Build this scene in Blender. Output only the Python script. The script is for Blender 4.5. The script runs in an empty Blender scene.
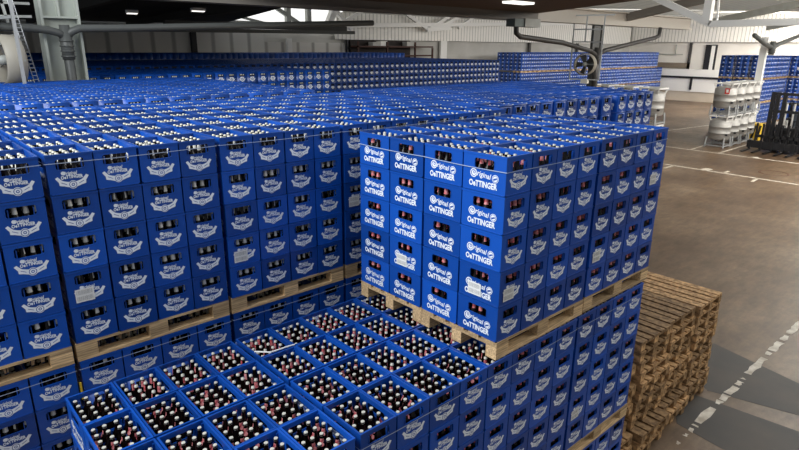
import bpy, bmesh, math, random
import numpy as np
from mathutils import Matrix, Vector
random.seed(7); rs = np.random.RandomState(5)
sc = bpy.context.scene
col = sc.collection
# ------------------------------------------------------------------ camera
FO = 3.0741                                   # second pallet level's top above the floor
R = np.array([[0.7423359661, -0.6699785097, 0.0081307974],
              [-0.1912572597, -0.2235118458, -0.9557526294],
              [0.6421510523, 0.7079344775, -0.2940591804]])
CAM = np.array([-3.0381, -2.3602, 2.2466 + FO])
FPX = 582.81
cd = bpy.data.cameras.new('camera'); cam = bpy.data.objects.new('camera', cd); col.objects.link(cam)
cd.sensor_width = 36; cd.lens = FPX / 799 * 36; cd.clip_end = 500; cd.clip_start = .05
M4 = Matrix.Identity(4)
for i in range(3):
    M4[i][0] = R[0][i]; M4[i][1] = -R[1][i]; M4[i][2] = -R[2][i]; M4[i][3] = CAM[i]
cam.matrix_world = M4
sc.camera = cam
def project(P):
    q = (np.atleast_2d(P) - CAM) @ R.T
    return 399.5 + FPX * q[:, 0] / q[:, 2], 225 + FPX * q[:, 1] / q[:, 2], q[:, 2]
# ------------------------------------------------------------------ light
w = bpy.data.worlds.new('world'); sc.world = w; w.use_nodes = True
w.node_tree.nodes['Background'].inputs[0].default_value = (.86, .93, 1, 1)
w.node_tree.nodes['Background'].inputs[1].default_value = .42
def area(name, loc, target, sx, sy, power, colr=(1, 1, 1)):
    ld = bpy.data.lights.new(name, 'AREA'); ld.shape = 'RECTANGLE'; ld.size = sx; ld.size_y = sy; ld.energy = power; ld.color = colr
    o = bpy.data.objects.new(name, ld); col.objects.link(o); o.location = loc
    o.rotation_euler = (Vector(target) - Vector(loc)).to_track_quat('-Z', 'Y').to_euler()
    return o
area('rooflight_near', (-7, 3.5, 9.5), (1, 3, 3.5), 9, 5, 1400, (.95, .98, 1))
area('rooflight_hall', (34, 1, 8.7), (34, 4, 0), 32, 7, 6500, (1, .97, .92))
area('rooflight_side', (10, -5, 9.5), (5, 1, 4), 8, 4, 480, (1, .97, .92))
area('rooflight_back', (40, 18, 7.3), (42, 24, 3), 30, 3, 1000, (1, .98, .95))
area('rooflight_end', (56, 14, 8.5), (58, 19, 0), 10, 8, 3600, (1, .97, .93))
sc.view_settings.view_transform = 'Standard'; sc.view_settings.look = 'None'
sc.view_settings.gamma = 1; sc.view_settings.use_curve_mapping = False
sc.view_settings.exposure = 0.0

# ------------------------------------------------------------------ materials
def mat(name, c, rough=.5, metal=0., spec=.5, noise=None, bump=0., vary=0., attr=None, emit=0.):
    m = bpy.data.materials.new(name); m.use_nodes = True
    nt = m.node_tree; b = nt.nodes['Principled BSDF']
    b.inputs['Base Color'].default_value = (*c, 1); b.inputs['Roughness'].default_value = rough
    b.inputs['Metallic'].default_value = metal; b.inputs['Specular IOR Level'].default_value = spec
    N = nt.nodes.new; L = nt.links.new
    last = None
    if noise:
        c2, scale, det = noise[:3]
        tc = N('ShaderNodeTexCoord'); mp = N('ShaderNodeMapping'); mp.inputs['Scale'].default_value = noise[3] if len(noise) > 3 else (1, 1, 1)
        L(tc.outputs['Object'], mp.inputs[0])
        n = N('ShaderNodeTexNoise'); n.inputs['Scale'].default_value = scale; n.inputs['Detail'].default_value = det
        L(mp.outputs[0], n.inputs['Vector'])
        mr = N('ShaderNodeMapRange'); mr.inputs['From Min'].default_value = .35; mr.inputs['From Max'].default_value = .65
        L(n.outputs['Fac'], mr.inputs['Value'])
        mx = N('ShaderNodeMix'); mx.data_type = 'RGBA'; mx.inputs[6].default_value = (*c, 1); mx.inputs[7].default_value = (*c2, 1)
        L(mr.outputs[0], mx.inputs[0]); last = mx.outputs[2]; L(last, b.inputs['Base Color'])
        if bump:
            bp = N('ShaderNodeBump'); bp.inputs['Strength'].default_value = bump; bp.inputs['Distance'].default_value = .01
            L(n.outputs['Fac'], bp.inputs['Height']); L(bp.outputs[0], b.inputs['Normal'])
    if vary:
        hs = N('ShaderNodeHueSaturation')
        if last: L(last, hs.inputs['Color'])
        else: hs.inputs['Color'].default_value = (*c, 1)
        if attr:
            a = N('ShaderNodeAttribute'); a.attribute_name = attr; src = a.outputs['Fac']
        else:
            a = N('ShaderNodeObjectInfo'); src = a.outputs['Random']
        mr = N('ShaderNodeMapRange'); mr.inputs['To Min'].default_value = 1 - vary; mr.inputs['To Max'].default_value = 1 + vary
        L(src, mr.inputs['Value']); L(mr.outputs[0], hs.inputs['Value'])
        L(hs.outputs[0], b.inputs['Base Color'])
    if emit:
        b.inputs['Emission Color'].default_value = (*c, 1); b.inputs['Emission Strength'].default_value = emit
    return m
BLUE = (.005, .064, .345)
M_blue = mat('blue_plastic', BLUE, .30, vary=.28)
M_blue_s = mat('blue_plastic_stack', BLUE, .30, vary=.28, attr='tint')
M_print = mat('white_print', (.80, .84, .90), .5)
M_glass = mat('brown_glass', (.004, .002, .0015), .2, spec=.3)
M_cap = mat('crown_cap_metal', (.56, .54, .47), .5, .1)
M_pink = mat('red_label', (.50, .055, .07), .5, noise=((.72, .32, .32), 60, 1))
M_cream = mat('cream_label', (.8, .78, .7), .5)
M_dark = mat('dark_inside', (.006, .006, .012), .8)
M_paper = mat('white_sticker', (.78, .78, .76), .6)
M_ink = mat('black_ink', (.28, .28, .28), .6)
M_wood = mat('pallet_wood', (.70, .49, .26), .75, noise=((.36, .24, .13), 6, 4, (1, 14, 14)), bump=.3, vary=.3)
M_wood_s = mat('stored_pallet_wood', (.56, .34, .155), .8, noise=((.22, .125, .055), 5, 4, (3, 3, 3)), bump=.3, vary=.45)
M_strap = mat('clear_strap', (.38, .45, .60), .3)
M_conc = None
M_white = mat('white_paint', (.80, .79, .76), .5)
M_grey = mat('light_grey_steel', (.42, .43, .40), .5, noise=((.36, .37, .34), 3, 3))
M_colgreen = mat('pale_green_steel', (.50, .53, .47), .5, noise=((.43, .46, .41), 1.5, 3))
M_pipe = mat('grey_plastic_pipe', (.095, .10, .095), .45)
M_pipedark = mat('dark_pipe', (.05, .047, .045), .45)
M_fan = mat('beige_fan_housing', (.38, .35, .29), .5)
M_black = mat('black_metal', (.012, .012, .014), .5)
M_steel = mat('brushed_stainless', (.42, .405, .38), .5, .3, noise=((.36, .35, .33), 4, 2, (1, 1, 6)))
M_galv = mat('galvanised_steel', (.45, .46, .46), .45, .4)
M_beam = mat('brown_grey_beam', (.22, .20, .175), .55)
M_soffit = mat('brown_soffit', (.15, .10, .07), .8)
M_darkroof = mat('dark_roof_lining', (.025, .023, .022), .9, noise=((.04, .036, .033), .8, 3))  # darkness of the unlit roof put into the base colour
M_wallg = mat('grey_wall_panel', (.52, .51, .48), .7, noise=((.42, .41, .38), .5, 3))
M_wallw = mat('cream_wall', (.78, .75, .70), .7, noise=((.68, .65, .60), .4, 3))
M_wallb = mat('dusty_wall_foot', (.60, .52, .42), .8, noise=((.5, .42, .33), .5, 3))
M_yellow = mat('yellow_paint', (.75, .5, .03), .5)
M_red = mat('red_sign', (.6, .03, .02), .5)
M_lamp = mat('lamp_glow', (1, .97, .9), .5, emit=1.6)
M_line = mat('floor_line_paint', (.75, .70, .60), .7, noise=((.42, .36, .28), 5, 4))
M_seat = mat('grey_seat', (.10, .12, .15), .6)

def ribbed(name, c, axis, pitch, depth=.5, c2=None):
    m = mat(name, c, .55); nt = m.node_tree; N = nt.nodes.new; L = nt.links.new
    tc = N('ShaderNodeTexCoord'); sp = N('ShaderNodeSeparateXYZ'); L(tc.outputs['Object'], sp.inputs[0])
    mm = N('ShaderNodeMath'); mm.operation = 'MULTIPLY'; mm.inputs[1].default_value = 1 / pitch; L(sp.outputs[axis], mm.inputs[0])
    fr = N('ShaderNodeMath'); fr.operation = 'PINGPONG'; fr.inputs[1].default_value = .5; L(mm.outputs[0], fr.inputs[0])
    mr = N('ShaderNodeMapRange'); mr.inputs['From Min'].default_value = .05; mr.inputs['From Max'].default_value = .14; L(fr.outputs[0], mr.inputs[0])
    mx = N('ShaderNodeMix'); mx.data_type = 'RGBA'; mx.inputs[6].default_value = (*(c2 or [k * .55 for k in c]), 1); mx.inputs[7].default_value = (*c, 1)
    L(mr.outputs[0], mx.inputs[0]); L(mx.outputs[2], nt.nodes['Principled BSDF'].inputs['Base Color'])
    bp = N('ShaderNodeBump'); bp.inputs['Strength'].default_value = depth; bp.inputs['Distance'].default_value = .04
    L(mr.outputs[0], bp.inputs['Height']); L(bp.outputs[0], nt.nodes['Principled BSDF'].inputs['Normal'])
    return m

# ------------------------------------------------------------------ mesh helpers
class MB:
    def __init__(s): s.v = []; s.f = []; s.m = []
    def add(s, vs, fs, mi=0):
        o = len(s.v); s.v += [tuple(p) for p in vs]; s.f += [tuple(i + o for i in f) for f in fs]; s.m += [mi] * len(fs); return s
    def box(s, x0, x1, y0, y1, z0, z1, mi=0, T=None):
        vs = [(x, y, z) for z in (z0, z1) for y in (y0, y1) for x in (x0, x1)]
        if T: vs = [T @ Vector(p) for p in vs]
        return s.add(vs, [(0, 2, 3, 1), (4, 5, 7, 6), (0, 1, 5, 4), (2, 6, 7, 3), (0, 4, 6, 2), (1, 3, 7, 5)], mi)
    def bar(s, a, b, w, h=None, mi=0, up=(0, 0, 1)):
        a = Vector(a); b = Vector(b); d = b - a; L = d.length; d.normalize(); h = h or w
        x = d.cross(Vector(up))
        if x.length < 1e-3: x = d.cross(Vector((1, 0, 0)))
        x.normalize(); y = x.cross(d)
        vs = [p + x * sx * w / 2 + y * sy * h / 2 for p in (a, b) for sy in (-1, 1) for sx in (-1, 1)]
        return s.add(vs, [(0, 1, 3, 2), (4, 6, 7, 5), (0, 4, 5, 1), (2, 3, 7, 6), (0, 2, 6, 4), (1, 5, 7, 3)], mi)
    def tube(s, pts, r, n=10, mi=0):
        pts = [Vector(p) for p in pts]; rings = []; k = len(pts)
        x = None
        for i, p in enumerate(pts):
            d = (pts[min(i + 1, k - 1)] - pts[max(i - 1, 0)]).normalized()
            if x is None:
                x = d.cross(Vector((0, 0, 1)))
                if x.length < 1e-3: x = d.cross(Vector((1, 0, 0)))
            x = (x - d * x.dot(d)).normalized(); y = d.cross(x)
            rr = r[i] if isinstance(r, (list, tuple)) else r
            rings.append([p + x * rr * math.cos(2 * math.pi * j / n) + y * rr * math.sin(2 * math.pi * j / n) for j in range(n)])
        vs = [q for g in rings for q in g]
        fs = [(i * n + j, i * n + (j + 1) % n, (i + 1) * n + (j + 1) % n, (i + 1) * n + j) for i in range(k - 1) for j in range(n)]
        fs += [tuple(range(n))[::-1], tuple((k - 1) * n + j for j in range(n))]
        return s.add(vs, fs, mi)
    def lathe(s, prof, n=20, mi=0, c=(0, 0, 0), T=None, mis=None):
        vs = []; fs = []
        for r, z in prof:
            for j in range(n):
                a = 2 * math.pi * j / n; p = Vector((c[0] + r * math.cos(a), c[1] + r * math.sin(a), c[2] + z)); vs.append(T @ p if T else p)
        k = len(prof); o = len(s.v); s.v += [tuple(p) for p in vs]
        for i in range(k - 1):
            for j in range(n):
                s.f.append(tuple(o + q for q in (i * n + j, i * n + (j + 1) % n, (i + 1) * n + (j + 1) % n, (i + 1) * n + j)))
                s.m.append(mis[i] if mis else mi)
        return s
    def mesh(s, name, mats, smooth=False):
        me = bpy.data.meshes.new(name); me.from_pydata(s.v, [], s.f)
        for m in mats: me.materials.append(m)
        me.polygons.foreach_set('material_index', s.m)
        if smooth: me.polygons.foreach_set('use_smooth', [True] * len(s.f))
        me.update(); return me
    def build(s, name, mats, parent=None, smooth=False):
        return link(name, s.mesh(name, mats if isinstance(mats, (list, tuple)) else [mats], smooth), parent)
def link(name, data, parent=None, loc=None, rot=None):
    o = bpy.data.objects.new(name, data); col.objects.link(o)
    if parent: o.parent = parent
    if loc is not None: o.location = loc
    if rot is not None: o.rotation_euler = (0, 0, rot)
    return o
def tag(o, label=None, cat=None, group=None, kind=None):
    if label: o['label'] = label
    if cat: o['category'] = cat
    if group: o['group'] = group
    if kind: o['kind'] = kind
    return o
def struct(name, mb, mats, smooth=False):
    return tag(mb.build(name, mats, None, smooth), kind='structure')
ORD = ['zeroth', 'first', 'second', 'third', 'fourth', 'fifth', 'sixth', 'seventh', 'eighth', 'ninth', 'tenth', 'eleventh', 'twelfth', 'thirteenth',
       'fourteenth', 'fifteenth', 'sixteenth', 'seventeenth', 'eighteenth', 'nineteenth', 'twentieth', 'twenty-first', 'twenty-second', 'twenty-third', 'twenty-fourth'] + ['further'] * 60
NUM = ['zero', 'one', 'two', 'three', 'four', 'five', 'six']

# ------------------------------------------------------------------ setting
def floor_material():
    m = bpy.data.materials.new('stained_concrete'); m.use_nodes = True; nt = m.node_tree; N = nt.nodes.new; L = nt.links.new
    b = nt.nodes['Principled BSDF']; tc = N('ShaderNodeTexCoord')
    def noise(scale, det, rough=.6, mp=None):
        n = N('ShaderNodeTexNoise'); n.inputs['Scale'].default_value = scale; n.inputs['Detail'].default_value = det; n.inputs['Roughness'].default_value = rough
        if mp:
            q = N('ShaderNodeMapping'); q.inputs['Scale'].default_value = mp; L(tc.outputs['Object'], q.inputs[0]); L(q.outputs[0], n.inputs[0])
        else: L(tc.outputs['Object'], n.inputs[0])
        return n.outputs['Fac']
    def ramp(f, stops):
        r = N('ShaderNodeValToRGB'); L(f, r.inputs[0])
        while len(r.color_ramp.elements) < len(stops): r.color_ramp.elements.new(.5)
        for e, (p, c) in zip(r.color_ramp.elements, stops): e.position = p; e.color = (*c, 1)
        return r.outputs[0]
    base = ramp(noise(.35, 8, .65), [(.3, (.085, .050, .028)), (.5, (.150, .097, .057)), (.7, (.235, .167, .108))])
    st = ramp(noise(1.6, 9, .7, (1, 3, 1)), [(.35, (.62, .60, .58)), (.62, (1.08, 1.05, 1.0))])
    sp = ramp(noise(9, 5, .7), [(.3, (.85, .85, .85)), (.7, (1.1, 1.1, 1.1))])
    a = N('ShaderNodeMix'); a.data_type = 'RGBA'; a.blend_type = 'MULTIPLY'; a.inputs[0].default_value = 1; L(base, a.inputs[6]); L(st, a.inputs[7])
    c = N('ShaderNodeMix'); c.data_type = 'RGBA'; c.blend_type = 'MULTIPLY'; c.inputs[0].default_value = 1; L(a.outputs[2], c.inputs[6]); L(sp, c.inputs[7])
    L(c.outputs[2], b.inputs['Base Color'])
    rr = N('ShaderNodeMapRange'); rr.inputs['To Min'].default_value = .34; rr.inputs['To Max'].default_value = .52; L(noise(.8, 5), rr.inputs[0]); L(rr.outputs[0], b.inputs['Roughness'])
    return m
struct('floor', MB().box(-12, 64, -14, 34, -.2, 0), floor_material())
M_patch = mat('grey_repair_screed', (.038, .035, .032), .6, noise=((.062, .050, .039), 1.2, 8))
def poly(name, pts, z, m, th=.002):
    mb = MB(); n = len(pts)
    mb.add([(x, y, z - th) for x, y in pts] + [(x, y, z) for x, y in pts], [tuple(range(n, 2 * n))] + [(i, (i + 1) % n, n + (i + 1) % n, n + i) for i in range(n)])
    return struct(name, mb, m)
poly('floor_patch', [(8.0, .95), (6.75, .95), (6.25, .40), (6.6, -.8), (7.2, -3.5), (8.6, -3.5), (7.62, -.54)], .003, M_patch)
poly('floor_patch', [(5.9, .8), (5.0, .35), (4.9, -.3), (5.1, -3.5), (6.7, -3.5), (6.15, -.95), (6.0, .3)], .003, M_patch)
# worn dashed line, every surviving scrap of paint one chip in the same marking mesh
mb = MB()
def chip(x0, x1, yc, wd):
    n = max(3, int((x1 - x0) / .12)); top = []; bot = []
    for i in range(n + 1):
        x = x0 + (x1 - x0) * i / n
        top.append((x + random.uniform(-.015, .015), yc + wd / 2 + random.uniform(-.03, .01))); bot.append((x + random.uniform(-.015, .015), yc - wd / 2 + random.uniform(-.01, .03)))
    for i in range(n):
        mb.add([(*bot[i], .007), (*bot[i + 1], .007), (*top[i + 1], .007), (*top[i], .007)], [(0, 1, 2, 3)])
for x0, x1, wd in [(4.52, 4.60, .07), (4.78, 4.86, .08), (4.95, 5.05, .12), (5.12, 5.16, .14), (5.24, 5.82, .17), (5.98, 6.10, .13), (6.14, 6.34, .16), (6.38, 6.72, .17), (6.8, 6.95, .15), (7.05, 7.1, .1), (7.3, 8.1, .17), (8.28, 8.42, .16), (8.5, 9.0, .17), (9.1, 9.4, .15), (9.5, 10.3, .17), (10.6, 11.4, .16), (11.8, 12.6, .15)]:
    chip(x0, x1, .14 + (x0 - 4.6) * -.003, wd * .78)
struct('floor_marking', mb, M_line)
def line(a, b, wd=.12):
    a = Vector((*a, .004)); b = Vector((*b, .004)); m = MB(); m.bar(a, b, wd, .004); struct('floor_marking', m, M_line)
line((30.1, 13.5), (30.1, -6), .14); line((24.9, 11), (24.6, -6), .14)
line((30.1, 10.5), (36, 10.75), .12); line((30.1, 9.05), (35, 9.1), .12); line((23.9, 9.12), (25, 9.12), .12); line((23.9, 5.43), (24.9, 5.5), .12)
line((24.9, 7.75), (25.4, 7.7), .35); line((25.0, 6.9), (25.5, 6.9), .12); line((30, 7.6), (30.4, 7.2), .25)
line((36.5, 14.8), (42, 14.1), .1); line((30.2, 14.5), (39, 17.5), .1)
m = MB(); m.lathe([(.62, .0), (.62, .006), (.52, .006), (.52, 0)], 28, c=(26.6, 5.4, 0)); struct('floor_drain_ring', m, mat('rusty_ring', (.10, .045, .02), .7))

Z = lambda z: z + FO
M_rib = ribbed('white_ribbed_sheet', (.86, .84, .79), 0, .34)
M_ribv = ribbed('white_ribbed_sheet_side', (.86, .84, .79), 1, .34)
M_panelg = ribbed('grey_sheet_joints', (.72, .71, .67), 0, 1.15, .3)
# back wall (faces the camera side)
struct('wall_back', MB().box(-12, 64, 31.3, 31.6, 0, Z(6.5)), M_wallg)
struct('wall_back_panel_dim', MB().box(-8, 16.0, 31.15, 31.28, Z(.5), Z(3.2)), M_panelg)
struct('wall_back_panel', MB().box(16.0, 22.3, 31.15, 31.28, Z(.5), Z(2.4)), ribbed('pale_sheet_joints', (.66, .64, .60), 0, 1.15, .3))
struct('wall_back_cladding', MB().box(21.3, 61.5, 30.9, 31.1, Z(2.62), Z(4.35)), M_rib)
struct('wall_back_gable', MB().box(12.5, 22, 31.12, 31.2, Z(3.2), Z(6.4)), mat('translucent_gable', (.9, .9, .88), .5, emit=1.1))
for i, (x, wd, mm) in enumerate([(11.3, .3, M_black), (17.5, .35, M_white), (22.2, .35, M_black), (31.4, .7, M_white), (43, .25, M_pipedark), (51, .25, M_pipedark)]):
    struct('trim_%d' % (i + 1), MB().box(x, x + wd, 30.95, 31.15, 0, Z(2.62 if x > 16 else 3.2)), mm)
# side wall at the far right end
struct('wall_front', MB().box(-12, 64, -14.3, -14, 0, 9), M_wallg)  # unseen wall behind the camera, added to block world light from that side
struct('wall_right', MB().box(62.4, 62.7, -14, 31.3, 0, Z(6.5)), M_wallw)
struct('wall_right_cladding', MB().box(61.9, 62.3, -14, 31, Z(2.85), Z(5.4)), M_ribv)
struct('wall_right_foot', MB().box(61.3, 61.9, 16, 29, 0, Z(-2.1)), M_wallb)
struct('wall_right_low', MB().box(61.2, 61.9, 16, 29, Z(-2.1), Z(.15)), M_white)
m = MB(); m.box(61.05, 61.15, 16, 27.5, Z(-.75), Z(-.55)); m.box(61.05, 61.15, 23.4, 23.6, Z(-1.9), Z(-.6))
tag(m.build('guard_rail', M_black), 'black pipe rail running along the low white wall', 'rail')
m = MB(); m.box(62.2, 62.38, 21.9, 23.0, Z(.1), Z(2.6)); o = struct('door_1', m, M_black)
m = MB(); m.box(62.15, 62.19, 22.05, 22.4, Z(.1), Z(2.5)); m.build('door_frame', M_white, o)
m = MB(); m.box(62.2, 62.38, 24.4, 24.65, Z(.1), Z(2.8)); struct('trim_7', m, M_pipedark)
m = MB(); m.box(62.2, 62.38, 24.4, 28.5, Z(.2), Z(.75)); struct('trim_8', m, mat('wall_shadow_gap', (.2, .16, .12), .8))  # dark strip colouring in the shaded gap above the low wall
m = MB(); m.bar((62.2, 25.2, Z(1.6)), (62.2, 28, Z(1.6)), .1); m.bar((62.2, 26.0, Z(1.6)), (62.2, 26.0, Z(2.6)), .1); struct('trim_9', m, M_grey)
# gutter beam over the column row
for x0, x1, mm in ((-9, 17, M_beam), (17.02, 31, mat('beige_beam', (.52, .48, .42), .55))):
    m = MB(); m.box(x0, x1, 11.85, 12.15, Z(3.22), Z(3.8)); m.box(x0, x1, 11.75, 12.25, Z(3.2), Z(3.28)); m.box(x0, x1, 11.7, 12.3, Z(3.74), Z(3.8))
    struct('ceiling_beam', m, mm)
# roofs
def quad(name, pts, m, th=.08):
    mb = MB(); n = len(pts); nn = (Vector(pts[1]) - Vector(pts[0])).cross(Vector(pts[2]) - Vector(pts[0])).normalized()
    if nn.z < 0: nn = -nn
    up = [Vector(p) + nn * th for p in pts]
    mb.add(list(map(Vector, pts)) + up, [tuple(range(n)), tuple(range(n, 2 * n))[::-1]] + [(i, (i + 1) % n, n + (i + 1) % n, n + i) for i in range(n)])
    return struct(name, mb, m)
quad('ceiling_soffit', [(4, 12, Z(3.5)), (17.2, 12, Z(3.5)), (13.4, 6.0, Z(3.5)), (7, 7.4, Z(3.5))], M_soffit)
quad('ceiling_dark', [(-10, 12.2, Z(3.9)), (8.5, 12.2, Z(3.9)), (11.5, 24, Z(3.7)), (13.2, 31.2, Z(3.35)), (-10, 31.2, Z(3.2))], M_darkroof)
quad('ceiling_far', [(8.5, 12.2, Z(3.95)), (62, 12.2, Z(5.4)), (62, 31.2, Z(5.6)), (13.2, 31.2, Z(5.6))], ribbed('far_roof_sheet', (.6, .58, .54), 0, 1.3))
quad('ceiling_near', [(17.5, 11.9, Z(3.75)), (62, 11.9, Z(5.3)), (62, -6, Z(8.2)), (17.5, -6, Z(7.2))], ribbed('near_roof_sheet', (.66, .63, .57), 0, 1.1))
def translucent(m, f):
    nt = m.node_tree; b = nt.nodes['Principled BSDF']; t = nt.nodes.new('ShaderNodeBsdfTranslucent'); t.inputs[0].default_value = (.92, .90, .84, 1)
    x = nt.nodes.new('ShaderNodeMixShader'); x.inputs[0].default_value = f; nt.links.new(b.outputs[0], x.inputs[1]); nt.links.new(t.outputs[0], x.inputs[2])
    nt.links.new(x.outputs[0], nt.nodes['Material Output'].inputs[0])
for nm in ('far_roof_sheet', 'near_roof_sheet'): translucent(bpy.data.materials[nm], .6)
def beam(name, a, b, wd, h, m):
    mb = MB(); mb.bar(a, b, wd, h); return struct(name, mb, m)
for u in (24, 33, 43):
    beam('ceiling_beam', (u, 11.8, Z(3.6)), (u, -6, Z(7.0)), .25, .35, M_beam if u == 24 else M_grey)
for u in (2.5, 7):
    beam('ceiling_beam', (u, 12.3, Z(3.6)), (u + 1, 31, Z(3.3)), .25, .35, mat('dark_beam', (.035, .033, .03), .7))
beam('ceiling_beam', (-8, 20, Z(2.62)), (14.3, 20, Z(2.80)), .2, .14, M_pipe)
beam('ceiling_beam', (6, 21, Z(3.0)), (14.6, 21, Z(2.98)), .2, .22, M_pipedark)
# ------------------------------------------------------------------ crates: near model
CW, CL, CH = .294, .394, .2745
TOPH = .277
def text_mesh(body, size, shear=0., offset=0., width=None):
    cu = bpy.data.curves.new('t', 'FONT'); cu.body = body; cu.size = size; cu.shear = shear; cu.offset = offset; cu.resolution_u = 2
    cu.align_x = 'CENTER'; cu.align_y = 'CENTER'
    o = bpy.data.objects.new('t', cu); col.objects.link(o)
    dg = bpy.context.evaluated_depsgraph_get(); me = bpy.data.meshes.new_from_object(o.evaluated_get(dg))
    vs = [v.co.copy() for v in me.vertices]; fs = [tuple(p.vertices) for p in me.polygons]
    bpy.data.objects.remove(o); bpy.data.meshes.remove(me)
    if width:
        xs = [v.x for v in vs]; k = width / (max(xs) - min(xs)); c = (max(xs) + min(xs)) / 2
        for v in vs: v.x = (v.x - c) * k
    return vs, fs
def disc2(cx, cy, r, n=16, r0=0.):
    if r0: 
        vs = [Vector((cx + rr * math.cos(2 * math.pi * j / n), cy + rr * math.sin(2 * math.pi * j / n), 0)) for rr in (r0, r) for j in range(n)]
        return vs, [(j, (j + 1) % n, n + (j + 1) % n, n + j) for j in range(n)]
    return [Vector((cx + r * math.cos(2 * math.pi * j / n), cy + r * math.sin(2 * math.pi * j / n), 0)) for j in range(n)], [tuple(range(n))]
def short_logo(arms=True):
    """2-D parts (verts, faces, material, lift): x across, y up from the crate's foot"""
    out = []
    v, f = text_mesh('Original', .034, .25, .0008, .092); out.append(([Vector((p.x - .010, p.y + .140, 0)) for p in v], f, 1, .0012))
    v, f = disc2(-.052, .143, .013, 12); out.append((v, f, 1, .0008))
    v, f = text_mesh('OeTTINGER', .034, 0, .0014, .138); out.append(([Vector((p.x, p.y * .95 + .115 - .9 * p.x * p.x, 0)) for p in v], f, 1, .0018))
    top = []; bot = []
    for i in range(13):
        t = -1 + i / 6; x = t * .088; y = .060 + .028 * t * t; th = .0185 * (1 if abs(t) < .7 else 1 + .5 * (abs(t) - .7) / .3)
        top.append(Vector((x, y + th, 0))); bot.append(Vector((x * .94, y - th, 0)))
    vs = bot + top; out.append((vs, [(i, i + 1, 14 + i, 13 + i) for i in range(12)], 1, .0008))
    for s in (-1, 1):
        out.append(([Vector((s * .086, .084, 0)), Vector((s * .105, .112, 0)), Vector((s * .088, .122, 0)), Vector((s * .066, .096, 0))][::s], [(0, 1, 2, 3)], 1, .0009))
    v, f = disc2(0, .060, .029, 18); out.append((v, f, 1, .0012))
    v, f = disc2(0, .060, .0245, 18, .0205); out.append((v, f, 0, .0016))
    v, f = disc2(0, .060, .011, 8, .006); out.append((v, f, 0, .0016))
    for s in (-1, 1):
        out.append(([Vector((s * .038, .062, 0)), Vector((s * .07, .078, 0)), Vector((s * .07, .082, 0)), Vector((s * .038, .066, 0))][::s], [(0, 1, 2, 3)], 0, .0014))
    return out
def long_logo():
    out = []
    v, f = text_mesh('riginal', .056, .25, .0008, .128); out.append(([Vector((p.x + .002, p.y + .122 - .12 * p.x, 0)) for p in v], f, 1, .0012))
    v, f = disc2(-.094, .126, .032, 20, .025); out.append((v, f, 1, .0010))
    v, f = disc2(-.092, .126, .020, 14); out.append((v, f, 1, .0010))
    v, f = disc2(-.088, .132, .011, 10, .006); out.append((v, f, 0, .0016))
    v, f = disc2(.103, .110, .029, 20); out.append((v, f, 1, .0010))
    v, f = disc2(.103, .110, .0245, 18, .0205); out.append((v, f, 0, .0016))
    v, f = text_mesh('ORIGINAL', .014, 0, .0015, .036); out.append(([Vector((p.x * .9 + p.y * -.3 + .103, p.y + p.x * .35 + .108, 0)) for p in v], f, 0, .0018))
    v, f = text_mesh('OeTTINGER', .060, 0, .0022, .258); out.append(([Vector((p.x - .005, p.y * 1.0 + .052, 0)) for p in v], f, 1, .0014))
    return out
def panel(mb, w, hole, T, logo):
    """outer wall with a handle hole; local x across, y up, z outwards; wall 9 mm thick"""
    hw, y0, y1 = hole; c = .010; W = w / 2; th = .009
    H = CH - .014
    O = [(-W, 0), (-hw, 0), (hw, 0), (W, 0), (W, y0), (W, y1), (W, H), (hw, H), (-hw, H), (-W, H), (-W, y1), (-W, y0)]
    I = [(-hw + c, y0), (hw - c, y0), (hw, y0 + c), (hw, y1 - c), (hw - c, y1), (-hw + c, y1), (-hw, y1 - c), (-hw, y0 + c)]
    ids = [(0, 1, 12, 19), (1, 2, 13, 12), (2, 3, 4, 14, 13), (4, 5, 15, 14), (5, 6, 7, 16, 15), (7, 8, 17, 16), (8, 9, 10, 18, 17), (10, 11, 19, 18), (11, 0, 19)]
    n = 20
    vo = [T @ Vector((x, y, 0)) for x, y in O + I]; vi = [T @ Vector((x, y, -th)) for x, y in O + I]
    fs = [f for f in ids] + [tuple(n + k for k in f[::-1]) for f in ids]
    for k in range(8):
        a = 12 + k; b = 12 + (k + 1) % 8; fs.append((b, a, n + a, n + b))
    mb.add(vo + vi, fs, 0)
    # hole frame (raised lip) 
    e = .006; I2 = [(x * (hw + e) / hw, (y0 + y1) / 2 + (y - (y0 + y1) / 2) * ((y1 - y0) / 2 + e) / ((y1 - y0) / 2)) for x, y in I]
    mb.add([T @ Vector((x, y, .0015)) for x, y in I + I2], [(k, (k + 1) % 8, 8 + (k + 1) % 8, 8 + k)[::-1] for k in range(8)], 0)
    for vs, fs, mi, lift in logo:
        mb.add([T @ Vector((p.x, p.y, lift)) for p in vs], fs, mi)
def sideT(side, inset=.003):
    if side == 0: return Matrix(((1, 0, 0, 0), (0, 0, -1, -CL / 2 + inset), (0, 1, 0, .0), (0, 0, 0, 1)))          # faces -y
    if side == 1: return Matrix(((-1, 0, 0, 0), (0, 0, 1, CL / 2 - inset), (0, 1, 0, .0), (0, 0, 0, 1)))
    if side == 2: return Matrix(((0, 0, -1, -CW / 2 + inset), (-1, 0, 0, 0), (0, 1, 0, 0), (0, 0, 0, 1)))          # faces -x
    return Matrix(((0, 0, 1, CW / 2 - inset), (1, 0, 0, 0), (0, 1, 0, 0), (0, 0, 0, 1)))
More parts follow.
